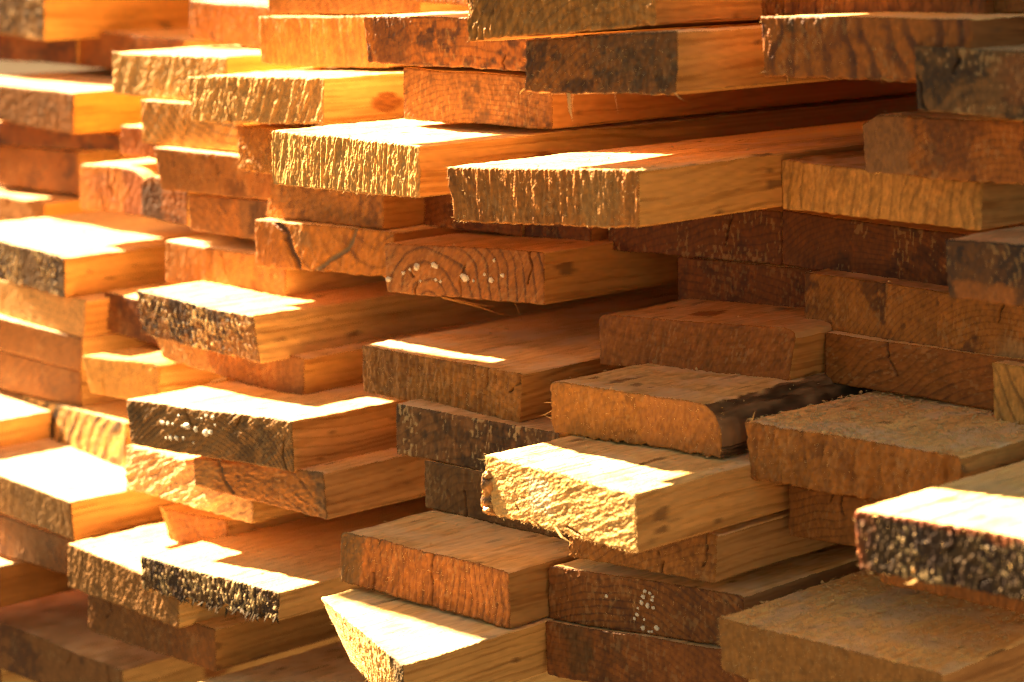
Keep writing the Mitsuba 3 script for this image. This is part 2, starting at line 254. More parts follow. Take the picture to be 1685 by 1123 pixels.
def blob(rng, r, squash=(1, 1, 1), sub=2, amp=0.2):
    m = trimesh.creation.icosphere(subdivisions=sub, radius=1.0)
    k = 1 + amp * (N3(*(m.vertices.T * 1.7 + rng.uniform(0, 50)), 3) - 0.5) * 2
    return trimesh.Trimesh(m.vertices * k[:, None] * np.array(squash) * r, m.faces, process=False)
Q0 = {
"B1":[[-19741,12755,-792],[-17697,12773,-837],[-17706,12762,-1252],[-19755,12746,-1157]],
"B2":[[-15347,12459,-821],[-13803,12408,-856],[-13808,12406,-1216],[-15355,12457,-1107]],
"BX":[[-13485,11665,-521],[-12000,11722,-468],[-12001,11720,-792],[-13492,11663,-851]],
"BXX":[[-11799,11498,-392],[-10449,11472,-418],[-10446,11471,-763],[-11801,11497,-702]],
"B3":[[-13425,11515,-852],[-12115,11546,-806],[-12117,11543,-1159],[-13393,11513,-1193]],
"B4":[[-11468,10703,-755],[-9906,10745,-722],[-9908,10749,-1042],[-11433,10708,-1054]],
"BT":[[-9691,9818,-478],[-8373,9869,-361],[-8353,9870,-672],[-9666,9819,-804]],
"B6":[[-9280,9871,-784],[-8218,9885,-693],[-8222,9886,-1022],[-9289,9871,-1079]],
"B7":[[-10972,10566,-1048],[-9738,10580,-1050],[-9739,10582,-1350],[-10967,10568,-1368]],
"B8":[[-10923,9460,-1350],[-9689,9455,-1360],[-9694,9457,-1659],[-10934,9462,-1671]],
"B10":[[-10472,10442,-1610],[-9045,10547,-1529],[-9030,10544,-1862],[-10398,10443,-1938]],
"B9":[[-13300,10760,-1226],[-11913,10764,-1169],[-11915,10770,-1480],[-13274,10767,-1537]],
"B11":[[-15128,11524,-1178],[-13796,11534,-1152],[-13803,11531,-1497],[-15132,11521,-1495]],
"B12":[[-14768,11502,-1510],[-13591,11505,-1496],[-13597,11501,-1832],[-14755,11498,-1837]],
"B13":[[-12725,10705,-1523],[-11901,10683,-1532],[-11919,10693,-1842],[-12713,10714,-1820]],
"B14":[[-14474,11379,-1845],[-13114,11426,-1835],[-13134,11436,-2134],[-14411,11393,-2157]],
"B15":[[-17633,11645,-1513],[-15746,11614,-1520],[-15774,11616,-1853],[-17655,11647,-1777]],
"B16a":[[-19641,13259,-1194],[-17986,13311,-1255],[-18000,13312,-1502],[-19664,13260,-1504]],
"B16b":[[-18041,13354,-1194],[-16580,13377,-1223],[-16593,13378,-1512],[-18059,13355,-1518]],
"B17a":[[-17327,11662,-1814],[-15409,11797,-1842],[-15416,11798,-1975],[-17343,11663,-2026]],
"B17b":[[-15397,11790,-1774],[-14912,11787,-1762],[-14932,11795,-2001],[-15418,11798,-2003]],
"B18":[[-17344,11664,-2016],[-15791,11670,-1992],[-15782,11668,-2341],[-17362,11661,-2335]],
"B19":[[-15775,11672,-2086],[-14896,11665,-2057],[-14888,11647,-2423],[-15770,11654,-2444]],
"B20":[[-14875,11573,-2081],[-14306,11557,-2104],[-14309,11549,-2430],[-14880,11565,-2414]],
"B21":[[-14167,11447,-2173],[-13205,11441,-2136],[-13225,11452,-2447],[-14166,11456,-2435]],
"B22":[[-16916,11358,-2354],[-15734,11290,-2360],[-15744,11295,-2694],[-16945,11364,-2654]],
"B23":[[-17072,11332,-2673],[-15205,11077,-2707],[-15234,11096,-3034],[-17063,11346,-2983]],
"B24":[[-14355,11376,-2526],[-13041,11403,-2528],[-13049,11404,-2833],[-14369,11377,-2851]],
"B25":[[-12955,11212,-1921],[-11837,11218,-1919],[-11853,11223,-2205],[-13034,11218,-2221]],
"B27":[[-13023,11109,-2218],[-11713,11190,-2197],[-11714,11188,-2505],[-13024,11107,-2551]],
"B28":[[-11566,10961,-2236],[-10250,11068,-2169],[-10246,11065,-2502],[-11545,10959,-2554]],
"B29":[[-11001,11645,-1912],[-10381,11645,-1869],[-10377,11644,-2195],[-10999,11643,-2207]],
"B30":[[-11893,11604,-1916],[-10951,11609,-1901],[-10953,11612,-2200],[-11898,11606,-2214]],
"B31":[[-10299,11716,-1934],[-8973,11785,-1867],[-8960,11786,-2201],[-10297,11717,-2237]],
"B32":[[-8933,11739,-1859],[-7582,11716,-1883],[-7567,11712,-2205],[-8923,11736,-2192]],
"B33":[[-9042,11855,-1567],[-7622,11859,-1598],[-7626,11869,-1875],[-9029,11866,-1868]],
"B34":[[-8272,11599,-1230],[-6934,11617,-1206],[-6915,11613,-1560],[-8238,11595,-1569]],
"B36":[[-7945,11610,-828],[-6864,11596,-844],[-6841,11587,-1224],[-7898,11602,-1195]],
"B37":[[-8007,10302,-626],[-6722,10312,-598],[-6711,10313,-910],[-7977,10304,-940]],
"B38":[[-8421,10825,-342],[-7016,10867,-324],[-7004,10868,-624],[-8414,10826,-654]],
"B39":[[-7071,10962,-290],[-6274,10958,-278],[-6259,10959,-602],[-7059,10962,-599]],
"B40":[[-7514,11336,-1852],[-6518,11332,-1830],[-6498,11326,-2179],[-7475,11330,-2174]],
"B41":[[-7618,11975,-1569],[-6866,11972,-1587],[-6857,11980,-1854],[-7608,11983,-1853]],
"B35":[[-8594,11515,-2166],[-6864,11515,-2193],[-6842,11503,-2530],[-8569,11504,-2497]],
"B42":[[-9786,11792,-2229],[-8514,11867,-2211],[-8516,11883,-2505],[-9790,11807,-2520]],
"B43":[[-9939,11224,-2536],[-8540,11378,-2484],[-8582,11369,-2805],[-9920,11222,-2860]],
"B44":[[-8541,11658,-2546],[-7084,11715,-2545],[-7076,11724,-2860],[-8538,11666,-2842]],
"B45":[[-7191,11338,-2493],[-6380,11335,-2503],[-6352,11315,-2851],[-7146,11319,-2827]],
"B46":[[-9756,10586,-2835],[-8477,10634,-2827],[-8501,10639,-3128],[-9737,10592,-3154]],
"B47":[[-11325,10528,-2823],[-9939,10532,-2815],[-9957,10541,-3130],[-11321,10536,-3123]],
"B26":[[-13893,10732,-2774],[-12556,10678,-2799],[-12505,10686,-3114],[-13826,10739,-3087]],
"B48":[[-14062,11002,-3101],[-12347,10944,-3095],[-12386,10962,-3397],[-13954,11010,-3312]],
"B50":[[-16813,11258,-2993],[-15052,11153,-3030],[-15114,11172,-3325],[-16860,11276,-3299]],
"B51":[[-15179,11422,-3005],[-14462,11389,-3014],[-14476,11389,-3348],[-15154,11421,-3310]],
"B52":[[-16850,11269,-3312],[-15151,11182,-3331],[-15215,11208,-3607],[-16906,11294,-3583]],
"B53":[[-14850,10944,-3392],[-13947,10970,-3342],[-13975,10981,-3662],[-14770,10957,-3670]],
"B54":[[-15962,11188,-3894],[-14551,11121,-3895],[-14536,11086,-4255],[-15909,11154,-4224]],
"B55":[[-16843,11251,-3584],[-15255,11232,-3616],[-15261,11242,-3905],[-16883,11263,-3903]],
"B56":[[-16967,10411,-3877],[-15570,10371,-3957],[-15597,10374,-4282],[-16996,10413,-4167]],
"B57":[[-13211,10098,-3372],[-11691,10251,-3323],[-11678,10248,-3656],[-13178,10097,-3684]],
"B58":[[-15936,10387,-4206],[-14067,10236,-4269],[-14065,10255,-4554],[-16000,10414,-4523]],
"B59":[[-13973,10126,-4516],[-12623,10037,-4579],[-12631,10041,-4855],[-13982,10130,-4853]],
"B60":[[-12800,9867,-4347],[-11433,9896,-4334],[-11451,9897,-4517],[-12794,9870,-4590]],
"B61":[[-13664,10427,-3813],[-12307,10435,-3823],[-12311,10430,-4145],[-13673,10423,-4134]],
"B62":[[-12328,9951,-3609],[-11044,9929,-3494],[-11015,9933,-3798],[-12314,9953,-3803]],
"B63":[[-10939,10453,-3127],[-9577,10477,-3122],[-9571,10472,-3447],[-10932,10449,-3452]],
"B64":[[-10697,10458,-3455],[-9476,10474,-3442],[-9477,10477,-3763],[-10693,10462,-3765]],
"B65":[[-9538,9811,-3123],[-8372,9757,-3153],[-8342,9745,-3474],[-9458,9797,-3468]],
"B66":[[-8235,10535,-2853],[-6870,10582,-2847],[-6850,10587,-3163],[-8210,10540,-3179]],
"B67":[[-7476,10500,-3210],[-6081,10580,-3197],[-6064,10576,-3520],[-7432,10497,-3542]],
"B68":[[-7978,10587,-3180],[-7383,10589,-3181],[-7391,10612,-3457],[-7989,10612,-3478]],
"B69":[[-9295,10243,-3486],[-8236,10295,-3456],[-8264,10316,-3748],[-9303,10264,-3777]],
"B70":[[-9280,10058,-3779],[-8013,10246,-3746],[-7980,10255,-4056],[-9275,10064,-4100]],
"B71":[[-9260,10017,-4097],[-7962,10231,-4057],[-7952,10228,-4381],[-9247,10014,-4420]],
"B72":[[-7696,9636,-3668],[-6330,9635,-3664],[-6319,9655,-3974],[-7683,9656,-3967]],
"B73":[[-7487,10725,-3554],[-5995,10751,-3512],[-5989,10753,-3663],[-7445,10728,-3666]],
"B75":[[-10685,9752,-3766],[-9295,9756,-3760],[-9284,9745,-4093],[-10700,9741,-4088]],
"B76":[[-13773,10142,-4872],[-12413,10176,-4835],[-12444,10193,-5151],[-13805,10156,-5135]],
"B77":[[-15040,9852,-5124],[-12941,9791,-5159],[-12918,9772,-5475],[-15035,9832,-5475]],
"B78":[[-15655,10294,-4515],[-14071,10302,-4573],[-14086,10303,-4842],[-15681,10295,-4853]],
"B79":[[-16172,9672,-4870],[-14872,9672,-4870],[-14872,9672,-5190],[-16172,9672,-5190]],
"B80":[[-12437,9905,-5183],[-10962,9974,-5103],[-10967,9973,-5423],[-12447,9904,-5502]],
"B81":[[-10530,9439,-4089],[-9253,8875,-4092],[-9292,8919,-4424],[-10076,9259,-4348]],
"B83":[[-13568,10639,-4291],[-12860,10659,-4260],[-12860,10691,-4571],[-13479,10668,-4557]]}
# ---------------------------------------------------------------- the boards: quad, end style and options, label
BARK = (0.05, 0.035, 0.022)
BLK = (0.045, 0.034, 0.025)
GRY = (0.16, 0.13, 0.09)
OLV = (0.11, 0.085, 0.05)
BOARDS = [
 ('B8', dict(grit=40, s='F', groove=(86, 0.0025, 0.0010), ring=(0.5, -6, 0.004, 0.1), rough=0.0005, fuzz=260, res=0.00055, rag=0.0006, stain=0.05, side=(0.62, 0.33, 0.10)), 'pale sunlit board near the top centre whose end is combed with coarse vertical saw grooves'),
 ('B10', dict(grit=60, s='M', base=(0.62, 0.30, 0.085), dark=(0.36, 0.16, 0.045), groove=(86, 0.0025, 0.0011), ring=(0.5, -6, 0.004, 0.1), stain=0.3, fuzz=220, res=0.00055, rag=0.0006, side=(0.60, 0.30, 0.085), wane={'BL': (0.006, 0.003)}, patch=[(0.72, 0.86, -1, 2, (0.62, 0.42, 0.19), 0.5)]), 'wide board with dark brown grooved end, just right of the pale grooved one'),
 ('B28', dict(s='O', base=(0.48, 0.23, 0.07), dark=(0.36, 0.16, 0.05), res=0.00055, ring=(0.29, -0.15, 0.0082, 0.55), rough=0.0002, groove=(50, 0.003, 0.0004), stain=0.12, side=(0.55, 0.27, 0.075), top=(0.56, 0.30, 0.11), dust=0.15, beads=[(0.02, .27, 2.2), (0.12, .42, 1.6), (0.165, .50, 1.3), (0.21, .56, 2.9), (0.32, .62, 2.0), (0.335, .60, 1.6), (0.50, .44, 1.8), (0.52, .41, 2.2), (0.64, .50, 1.2), (0.68, .40, 1.6), (0.75, .50, 1.3), (0.23, .28, 1.0), (0.33, .33, 1.1), (0.36, .30, 1.0), (0.57, .36, 1.0), (0.70, .78, 1.2)]), 'orange brown board with wide arched growth rings and white resin beads on its end'),
 ('B26', dict(s='K', res=0.00055, fuzz=240, rag=0.0009, dust=0.1, wane={'BL': (0.01, 0.004)}), 'sunlit board with black weathered speckled end, jutting out left of the arched ring board'),
 ('B57', dict(s='D', res=0.00055, base=(0.40, 0.25, 0.11), dark=(0.15, 0.10, 0.055), ring=(0.45, -1.6, 0.0036, 0.65), groove=(35, 0.004, 0.0005), stain=0.4, fuzz=60, side=(0.64, 0.34, 0.12), saw=1, chev=2.2, beads=[(0.225, .60, 1.9), (0.26, .60, 1.6), (0.29, .60, 1.1), (0.345, .58, 1.0), (0.375, .60, 2.6), (0.43, .56, 1.9), (0.49, .52, 2.5), (0.52, .54, 1.9), (0.47, .80, 0.9), (0.50, .88, 1.5), (0.54, .86, 1.4), (0.27, .30, 1.6), (0.305, .31, 1.7), (0.35, .33, 1.2), (0.24, .28, 1.0), (0.41, .27, 0.9), (0.55, .70, 1.0), (0.33, .80, 1.0)]), 'dark ended board dotted with small white resin beads, left of the centre'),
 ('B65', dict(grit=160, s='F', base=(0.66, 0.42, 0.17), groove=(20, 0.0028, 0.0005), ring=(0.5, -4, 0.004, 0.15), rough=0.00048, res=0.00055, fuzz=650, rag=0.0010, stain=0.05, patch=[(0.30, 0.44, 0.25, 0.85, (0.74, 0.66, 0.52), 0.7)], crack=[([(0.4, .32), (0.55, .12), (0.72, -.02)], 0.0009, (0.2, 0.10, 0.04)), ([(0.16, .42), (0.2, .2)], 0.0007, (0.25, 0.12, 0.05))], side=(0.58, 0.31, 0.105), dust=0.6), 'bright rough ended board with amber bark on its left edge, right of centre'),
 ('B47', dict(grit=60, s='O', base=(0.52, 0.28, 0.085), dark=(0.25, 0.12, 0.045), groove=(92, 0.0024, 0.0011), ring=(0.5, -5, 0.004, 0.2), rough=0.0009, stain=0.2, fuzz=120, side=(0.58, 0.31, 0.10), patch=[(-1, 0.3, -1, 2, (0.30, 0.16, 0.06), 0.5)], chev=1.6), 'golden board with a crumbly grooved end directly under the arched ring board'),
 ('B46', dict(grit=140, s='O', base=(0.50, 0.28, 0.085), dark=(0.30, 0.16, 0.05), ring=(0.55, -3, 0.004, 0.12), rough=0.0008, stain=0.25, fuzz=130, rag=0.0012, wane={'TR': (0.017, 0.022), 'TL': (0.01, 0.003)}, barkedge=0.017, srough=0.0042, step=0.0018, vis=0.15, noknot=1, side=(0.17, 0.095, 0.05), top=(0.66, 0.46, 0.20), dust=0.5, patch=[(0.55, 1.1, -1, 2, (0.44, 0.23, 0.10), 0.5)]), 'mustard coloured board with a rounded barky right edge, lying on the bright rough ended board'),
 ('B43', dict(grit=50, s='O', base=(0.44, 0.19, 0.055), dark=(0.28, 0.11, 0.03), ring=(0.5, 8, 0.005, 0.15), groove=(75, 0.004, 0.0004), rough=0.0005, stain=0.2, wane={'TR': (0.012, 0.005), 'TL': (0.006, 0.003)}, side=(0.50, 0.235, 0.07), top=(0.52, 0.27, 0.095), dust=0.2), 'plain rusty orange board on top of the mustard coloured barky board'),
 ('B75', dict(grit=200, s='O', base=(0.50, 0.24, 0.085), dark=(0.29, 0.14, 0.06), ring=(-0.25, 0.25, 0.0046, 0.4), groove=(80, 0.003, 0.0009), rough=0.0009, stain=0.2, fuzz=150, rag=0.0009, wane={'TL': (0.004, 0.003)}, patch=[(-1, 0.13, -1, 2, (0.25, 0.18, 0.09), 0.75)], top=(0.66, 0.42, 0.18), side=(0.46, 0.24, 0.085), dust=0.35, saw=1), 'fuzzy brick orange board with fine ring lines on its end, bottom centre'),
 ('B60', dict(s='K', base=(0.17, 0.10, 0.045), fuzz=150, rag=0.0008, ragb=0.0032, wane={'BL': (0.02, 0.004)}, dust=0.1), 'thin sunlit board with ragged black bark fringe along its end, lower left'),
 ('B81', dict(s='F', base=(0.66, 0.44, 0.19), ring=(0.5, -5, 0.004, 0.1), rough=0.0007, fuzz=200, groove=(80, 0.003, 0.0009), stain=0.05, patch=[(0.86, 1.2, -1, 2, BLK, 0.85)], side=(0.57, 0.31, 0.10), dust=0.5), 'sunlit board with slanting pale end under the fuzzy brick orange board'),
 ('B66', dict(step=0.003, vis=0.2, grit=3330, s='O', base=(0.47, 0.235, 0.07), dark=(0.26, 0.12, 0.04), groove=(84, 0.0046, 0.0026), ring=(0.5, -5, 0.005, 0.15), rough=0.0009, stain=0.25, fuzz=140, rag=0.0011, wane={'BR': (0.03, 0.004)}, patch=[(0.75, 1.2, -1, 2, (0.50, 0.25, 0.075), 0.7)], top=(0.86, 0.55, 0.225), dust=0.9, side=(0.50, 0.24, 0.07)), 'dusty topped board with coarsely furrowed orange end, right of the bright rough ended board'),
 ('B67', dict(s='K', patch=[(-1, 2, 0.88, 1.3, (0.42, 0.12, 0.02), 0.6), (-1, 0.035, -1, 2, (0.42, 0.13, 0.025), 0.7)], base=(0.10, 0.07, 0.04), rag=0.001, wane={'TL': (0.004, 0.002)}, fuzz=60, dust=0.3, speck=0.6), 'sunlit board with black end and glow-painted orange rim at the right edge, nearest the viewer'),  # orange rim patches: light glowing through the rim, put into the colour
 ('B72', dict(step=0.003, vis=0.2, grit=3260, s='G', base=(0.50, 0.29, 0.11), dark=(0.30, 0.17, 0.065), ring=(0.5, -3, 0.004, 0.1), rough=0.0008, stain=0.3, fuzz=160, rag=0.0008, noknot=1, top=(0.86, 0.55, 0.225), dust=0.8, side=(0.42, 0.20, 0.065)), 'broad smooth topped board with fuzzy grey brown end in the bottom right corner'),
 ('B9', dict(s='F', base=(0.58, 0.34, 0.12), groove=(62, 0.0030, 0.0013), ring=(0.5, -5, 0.004, 0.1), rough=0.0006, fuzz=200, rag=0.0006, stain=0.1, side=(0.64, 0.38, 0.14)), 'sunlit board with slanting furrows on its golden end, upper left of the pale grooved one'),
 ('B11', dict(s='F', base=(0.52, 0.33, 0.13), groove=(70, 0.004, 0.0006), rough=0.0009, stain=0.1, side=(0.66, 0.34, 0.09)), 'yellow ended board half lit by a slanting sunbeam, behind the slanting furrowed board'),
 ('B12', dict(s='F', base=(0.52, 0.28, 0.085), ring=(1.0, 3.2, 0.0062, 0.55), rough=0.0003, stain=0.1, groove=(60, 0.004, 0.0003)), 'yellow brown board with sweeping curved rings on its end, upper left'),
 ('B13', dict(s='O', base=(0.60, 0.33, 0.09), rough=0.0012, fuzz=60, rag=0.0008, stain=0.1, ring=(1.2, -0.6, 0.007, 0.3)), 'orange board end with a sunlit left corner, squeezed in left of the pale grooved one'),
 ('B14', dict(s='M', base=(0.44, 0.225, 0.075), stain=0.25, rough=0.0005, ring=(0.4, -3, 0.004, 0.1)), 'plain tan brown board below the board with sweeping curved rings'),
 ('B25', dict(s='O', base=(0.56, 0.28, 0.075), dark=(0.24, 0.11, 0.035), ring=(0.1, 4, 0.005, 0.2), stain=0.4, rough=0.0008, side=(0.54, 0.25, 0.065)), 'orange board with a splash of sun on its end, right below the pale grooved one'),
 ('B27', dict(s='O', base=(0.62, 0.30, 0.06), dark=(0.30, 0.13, 0.035), ring=(0.9, 1.8, 0.012, 0.35), rough=0.0006, stain=0.25, groove=(70, 0.004, 0.0004), ragb=0.0012, crack=[([(0.13, 1.05), (0.23, .80), (0.27, .45), (0.31, .18), (0.33, -.05)], 0.0030, (0.055, 0.035, 0.025)), ([(0.74, 1.0), (0.68, .55), (0.54, .25), (0.45, .02)], 0.0022, (0.16, 0.12, 0.08))], patch=[(-1, 0.2, -1, 2, (0.44, 0.21, 0.07), 0.7), (0.26, 0.42, 0.45, 0.85, (0.26, 0.24, 0.18), 0.5)], side=(0.45, 0.2, 0.055)), 'bright orange board with a dark jagged crack across its end, beside the arched ring board'),
 ('B24', dict(s='O', base=(0.48, 0.25, 0.085), groove=(88, 0.006, 0.0004), stain=0.2, top=(0.6, 0.42, 0.24), dust=0.8), 'shaded tan board tucked in beneath the cracked orange one'),
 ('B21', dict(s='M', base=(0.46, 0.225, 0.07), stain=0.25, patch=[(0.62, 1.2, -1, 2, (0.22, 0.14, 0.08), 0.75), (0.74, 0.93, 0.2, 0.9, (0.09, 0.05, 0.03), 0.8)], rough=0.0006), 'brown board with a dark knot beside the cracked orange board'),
 ('B20', dict(s='M', base=(0.34, 0.15, 0.05), stain=0.4, patch=[(-1, 0.45, -1, 0.8, (0.10, 0.055, 0.035), 0.8)], wane={'TL': (0.014, 0.014)}), 'narrow rusty board with a dark bark hollow in its upper left side'),
 ('B19', dict(s='O', base=(0.66, 0.28, 0.045), dark=(0.40, 0.14, 0.03), stain=0.2, rough=0.0003, wane={'TL': (0.004, 0.003), 'TR': (0.03, 0.02)}, patch=[(0.66, 1.2, -1, 2, (0.36, 0.12, 0.03), 0.8)]), 'vivid orange board with a reddish sloping right shoulder, left side'),
 ('B18', dict(s='M', base=(0.42, 0.19, 0.055), dark=(0.16, 0.07, 0.03), stain=0.45), 'blurred mottled brown board left of the vivid orange one'),
 ('B22', dict(s='O', base=(0.52, 0.29, 0.10), stain=0.2, top=(0.62, 0.40, 0.19), side=(0.64, 0.32, 0.085)), 'short tan board with orange side under the blurred mottled brown board'),
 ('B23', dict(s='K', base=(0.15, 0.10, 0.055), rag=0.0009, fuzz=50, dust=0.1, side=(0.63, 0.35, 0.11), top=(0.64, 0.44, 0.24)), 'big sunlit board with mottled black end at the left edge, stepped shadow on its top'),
 ('B50', dict(s='F', base=(0.55, 0.32, 0.12), rough=0.0005, stain=0.2, side=(0.62, 0.35, 0.12)), 'half lit board end under the big black ended board at the left edge'),
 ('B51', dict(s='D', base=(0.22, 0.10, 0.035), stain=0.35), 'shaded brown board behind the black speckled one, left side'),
 ('B52', dict(s='M', base=(0.38, 0.19, 0.06), stain=0.3, top=(0.66, 0.46, 0.24), dust=0.9), 'blurred tan board with pale top strip at the left edge, under the half lit end'),
 ('B53', dict(s='F', base=(0.60, 0.34, 0.09), stain=0.1, rough=0.0003, wane={'TL': (0.004, 0.005), 'TR': (0.01, 0.006)}, top=(0.62, 0.33, 0.10), dust=0.1), 'small golden block ended board with a patch of sun on its top, left side'),
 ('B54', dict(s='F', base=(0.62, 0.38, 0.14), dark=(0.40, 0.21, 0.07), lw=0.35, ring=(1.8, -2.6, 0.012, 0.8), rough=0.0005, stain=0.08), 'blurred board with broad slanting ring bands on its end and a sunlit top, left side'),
 ('B55', dict(s='M', base=(0.36, 0.18, 0.06), stain=0.25), 'blurred brown board at the left edge above the small white lit corner'),
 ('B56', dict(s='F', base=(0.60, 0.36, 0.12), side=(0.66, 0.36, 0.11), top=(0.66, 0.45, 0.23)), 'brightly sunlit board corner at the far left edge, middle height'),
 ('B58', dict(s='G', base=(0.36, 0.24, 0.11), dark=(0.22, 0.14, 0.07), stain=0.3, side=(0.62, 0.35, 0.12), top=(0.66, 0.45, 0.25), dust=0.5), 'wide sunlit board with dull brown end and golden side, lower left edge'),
 ('B59', dict(s='G', base=(0.40, 0.24, 0.10), dark=(0.26, 0.15, 0.06), stain=0.25, rough=0.0005, groove=(75, 0.004, 0.0004), rag=0.0007), 'rough tan ended board directly under the one with the ragged black bark fringe'),
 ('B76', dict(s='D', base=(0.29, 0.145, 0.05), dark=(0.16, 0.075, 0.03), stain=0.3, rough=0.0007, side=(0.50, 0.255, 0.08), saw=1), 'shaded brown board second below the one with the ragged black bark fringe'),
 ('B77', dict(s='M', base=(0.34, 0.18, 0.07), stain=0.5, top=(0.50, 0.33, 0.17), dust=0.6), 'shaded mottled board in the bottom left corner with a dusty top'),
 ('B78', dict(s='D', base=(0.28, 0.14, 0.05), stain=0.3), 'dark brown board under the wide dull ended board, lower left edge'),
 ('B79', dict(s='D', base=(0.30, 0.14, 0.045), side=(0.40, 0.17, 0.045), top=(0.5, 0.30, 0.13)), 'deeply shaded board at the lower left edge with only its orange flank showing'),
 ('B80', dict(s='O', top=(0.60, 0.40, 0.20), dust=0.6), 'board at the bottom edge left of centre of which only the top shows'),
 ('B61', dict(s='P', base=(0.66, 0.42, 0.22), rough=0.0007, groove=(25, 0.0045, 0.0012), ring=(0.5, -3, 0.004, 0.15), rag=0.0008, fuzz=40), 'pale pinkish sunlit board end directly under the board dotted with resin beads'),
 ('B62', dict(s='O', base=(0.52, 0.25, 0.07), dark=(0.28, 0.13, 0.045), ring=(0.1, -7, 0.0075, 0.45), groove=(5, 0.004, 0.0006), rough=0.0008, stain=0.25, patch=[(-1, 0.16, -1, 2, (0.56, 0.36, 0.16), 0.7), (0.92, 1.2, -1, 2, GRY, 0.6)], crack=[([(0.2, 1.0), (0.24, .4), (0.3, .1)], 0.0016, (0.13, 0.11, 0.07))], side=(0.46, 0.26, 0.105), chev=2.0), 'tapering orange board with wavy level rings beneath the board dotted with resin beads'),  # paler left strip: sunlight on the left end, put into the colour
 ('B83', dict(s='O', base=(0.52, 0.25, 0.07), rough=0.0007, rag=0.0012, stain=0.2, patch=[(-1, 0.07, -1, 2, (0.66, 0.46, 0.22), 0.8)]), 'orange board in the gap above the one with the ragged black bark fringe'),  # pale left strip: a lit wedge put into the colour
 ('B48', dict(s='O', base=(0.48, 0.23, 0.07), dark=(0.22, 0.11, 0.05), rough=0.0007, stain=0.3, rag=0.001, patch=[(-1, 0.38, -1, 0.75, (0.64, 0.46, 0.24), 0.7), (0.78, 1.2, -1, 2, (0.20, 0.11, 0.06), 0.6)], side=(0.55, 0.28, 0.085)), 'board under the black speckled sunlit one, end pale left and brown right'),  # pale lower left patch: sunlit wedge painted into the end colour
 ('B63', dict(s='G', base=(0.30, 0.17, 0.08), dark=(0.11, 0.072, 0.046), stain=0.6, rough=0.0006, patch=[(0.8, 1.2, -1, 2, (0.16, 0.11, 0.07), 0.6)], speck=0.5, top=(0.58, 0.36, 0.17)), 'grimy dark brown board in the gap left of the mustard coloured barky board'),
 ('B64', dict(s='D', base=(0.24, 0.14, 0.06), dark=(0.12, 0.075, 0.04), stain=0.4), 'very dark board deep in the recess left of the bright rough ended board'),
 ('B68', dict(s='O', base=(0.42, 0.21, 0.07), rough=0.0004, stain=0.15), 'plain brown board end under the coarsely furrowed one, right side'),
 ('B69', dict(s='O', base=(0.46, 0.245, 0.08), dark=(0.26, 0.13, 0.05), rough=0.0010, stain=0.25, fuzz=70, side=(0.42, 0.23, 0.09)), 'rough brown board directly under the bright rough ended board'),
 ('B70', dict(s='D', base=(0.33, 0.155, 0.05), dark=(0.17, 0.08, 0.03), ring=(0.35, -2.2, 0.0042, 0.5), rough=0.0008, stain=0.3, fuzz=80, wane={'TL': (0.006, 0.004)}, side=(0.26, 0.15, 0.07), beads=[(0.51, .80, 1.1), (0.535, .78, 1.0), (0.50, .70, 1.3), (0.55, .72, 1.0), (0.545, .66, 1.1), (0.49, .58, 1.4), (0.52, .55, 1.6), (0.55, .52, 1.0), (0.47, .47, 0.9), (0.465, .35, 1.3), (0.45, .27, 1.2), (0.50, .28, 0.9), (0.49, .12, 1.5), (0.56, .16, 1.4), (0.52, .07, 0.9), (0.535, .08, 0.9), (0.31, .60, 1.0)]), 'red brown board with a column of tiny white resin dots on its end'),
 ('B71', dict(s='D', base=(0.34, 0.145, 0.045), dark=(0.13, 0.07, 0.035), groove=(88, 0.006, 0.0006), rough=0.0007, stain=0.3, patch=[(0.10, 0.22, 0.1, 1.1, (0.12, 0.09, 0.05), 0.6)], top=(0.62, 0.42, 0.2), dust=0.5), 'red brown board at the bottom edge under the one with tiny resin dots'),
 ('B73', dict(s='O', base=(0.40, 0.18, 0.05), groove=(88, 0.003, 0.0008)), 'thin reddish board wedged between the black ended board and the broad one, lower right'),
 ('B7', dict(s='M', base=(0.40, 0.20, 0.065), dark=(0.15, 0.08, 0.04), stain=0.5, rough=0.0007, side=(0.42, 0.19, 0.06)), 'mottled tan brown board end lying on the pale grooved board, top centre'),
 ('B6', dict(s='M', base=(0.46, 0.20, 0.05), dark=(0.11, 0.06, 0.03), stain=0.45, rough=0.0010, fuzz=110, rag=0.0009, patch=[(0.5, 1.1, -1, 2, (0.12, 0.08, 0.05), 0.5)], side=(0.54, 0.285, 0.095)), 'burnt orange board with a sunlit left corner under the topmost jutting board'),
 ('B4', dict(s='M', base=(0.46, 0.20, 0.05), dark=(0.10, 0.05, 0.025), stain=0.55, rough=0.0006, patch=[(0.06, 0.22, -1, 2, (0.10, 0.05, 0.03), 0.65)], rag=0.0006), 'rusty board with dark blotches on its end, top edge left of centre'),
 ('B3', dict(s='O', base=(0.58, 0.31, 0.10), dark=(0.34, 0.16, 0.05), groove=(89, 0.0034, 0.0006), ring=(6, 0.5, 0.005, 0.35), stain=0.15), 'tan board with fine upright ring lines left of the rusty blotched board'),
 ('BX', dict(s='O', base=(0.50, 0.26, 0.09), stain=0.3), 'board cut by the top edge, resting on the tan one with upright ring lines'),
 ('BXX', dict(s='M', base=(0.36, 0.17, 0.055), stain=0.4), 'dim board cut by the top edge above the rusty blotched board'),
 ('BT', dict(s='O', base=(0.58, 0.32, 0.10), dark=(0.24, 0.13, 0.05), groove=(86, 0.0025, 0.0011), rough=0.0010, stain=0.25, fuzz=130, rag=0.0006, side=(0.48, 0.225, 0.065)), 'topmost jutting board with crumbly tan end, cut by the top edge right of centre'),
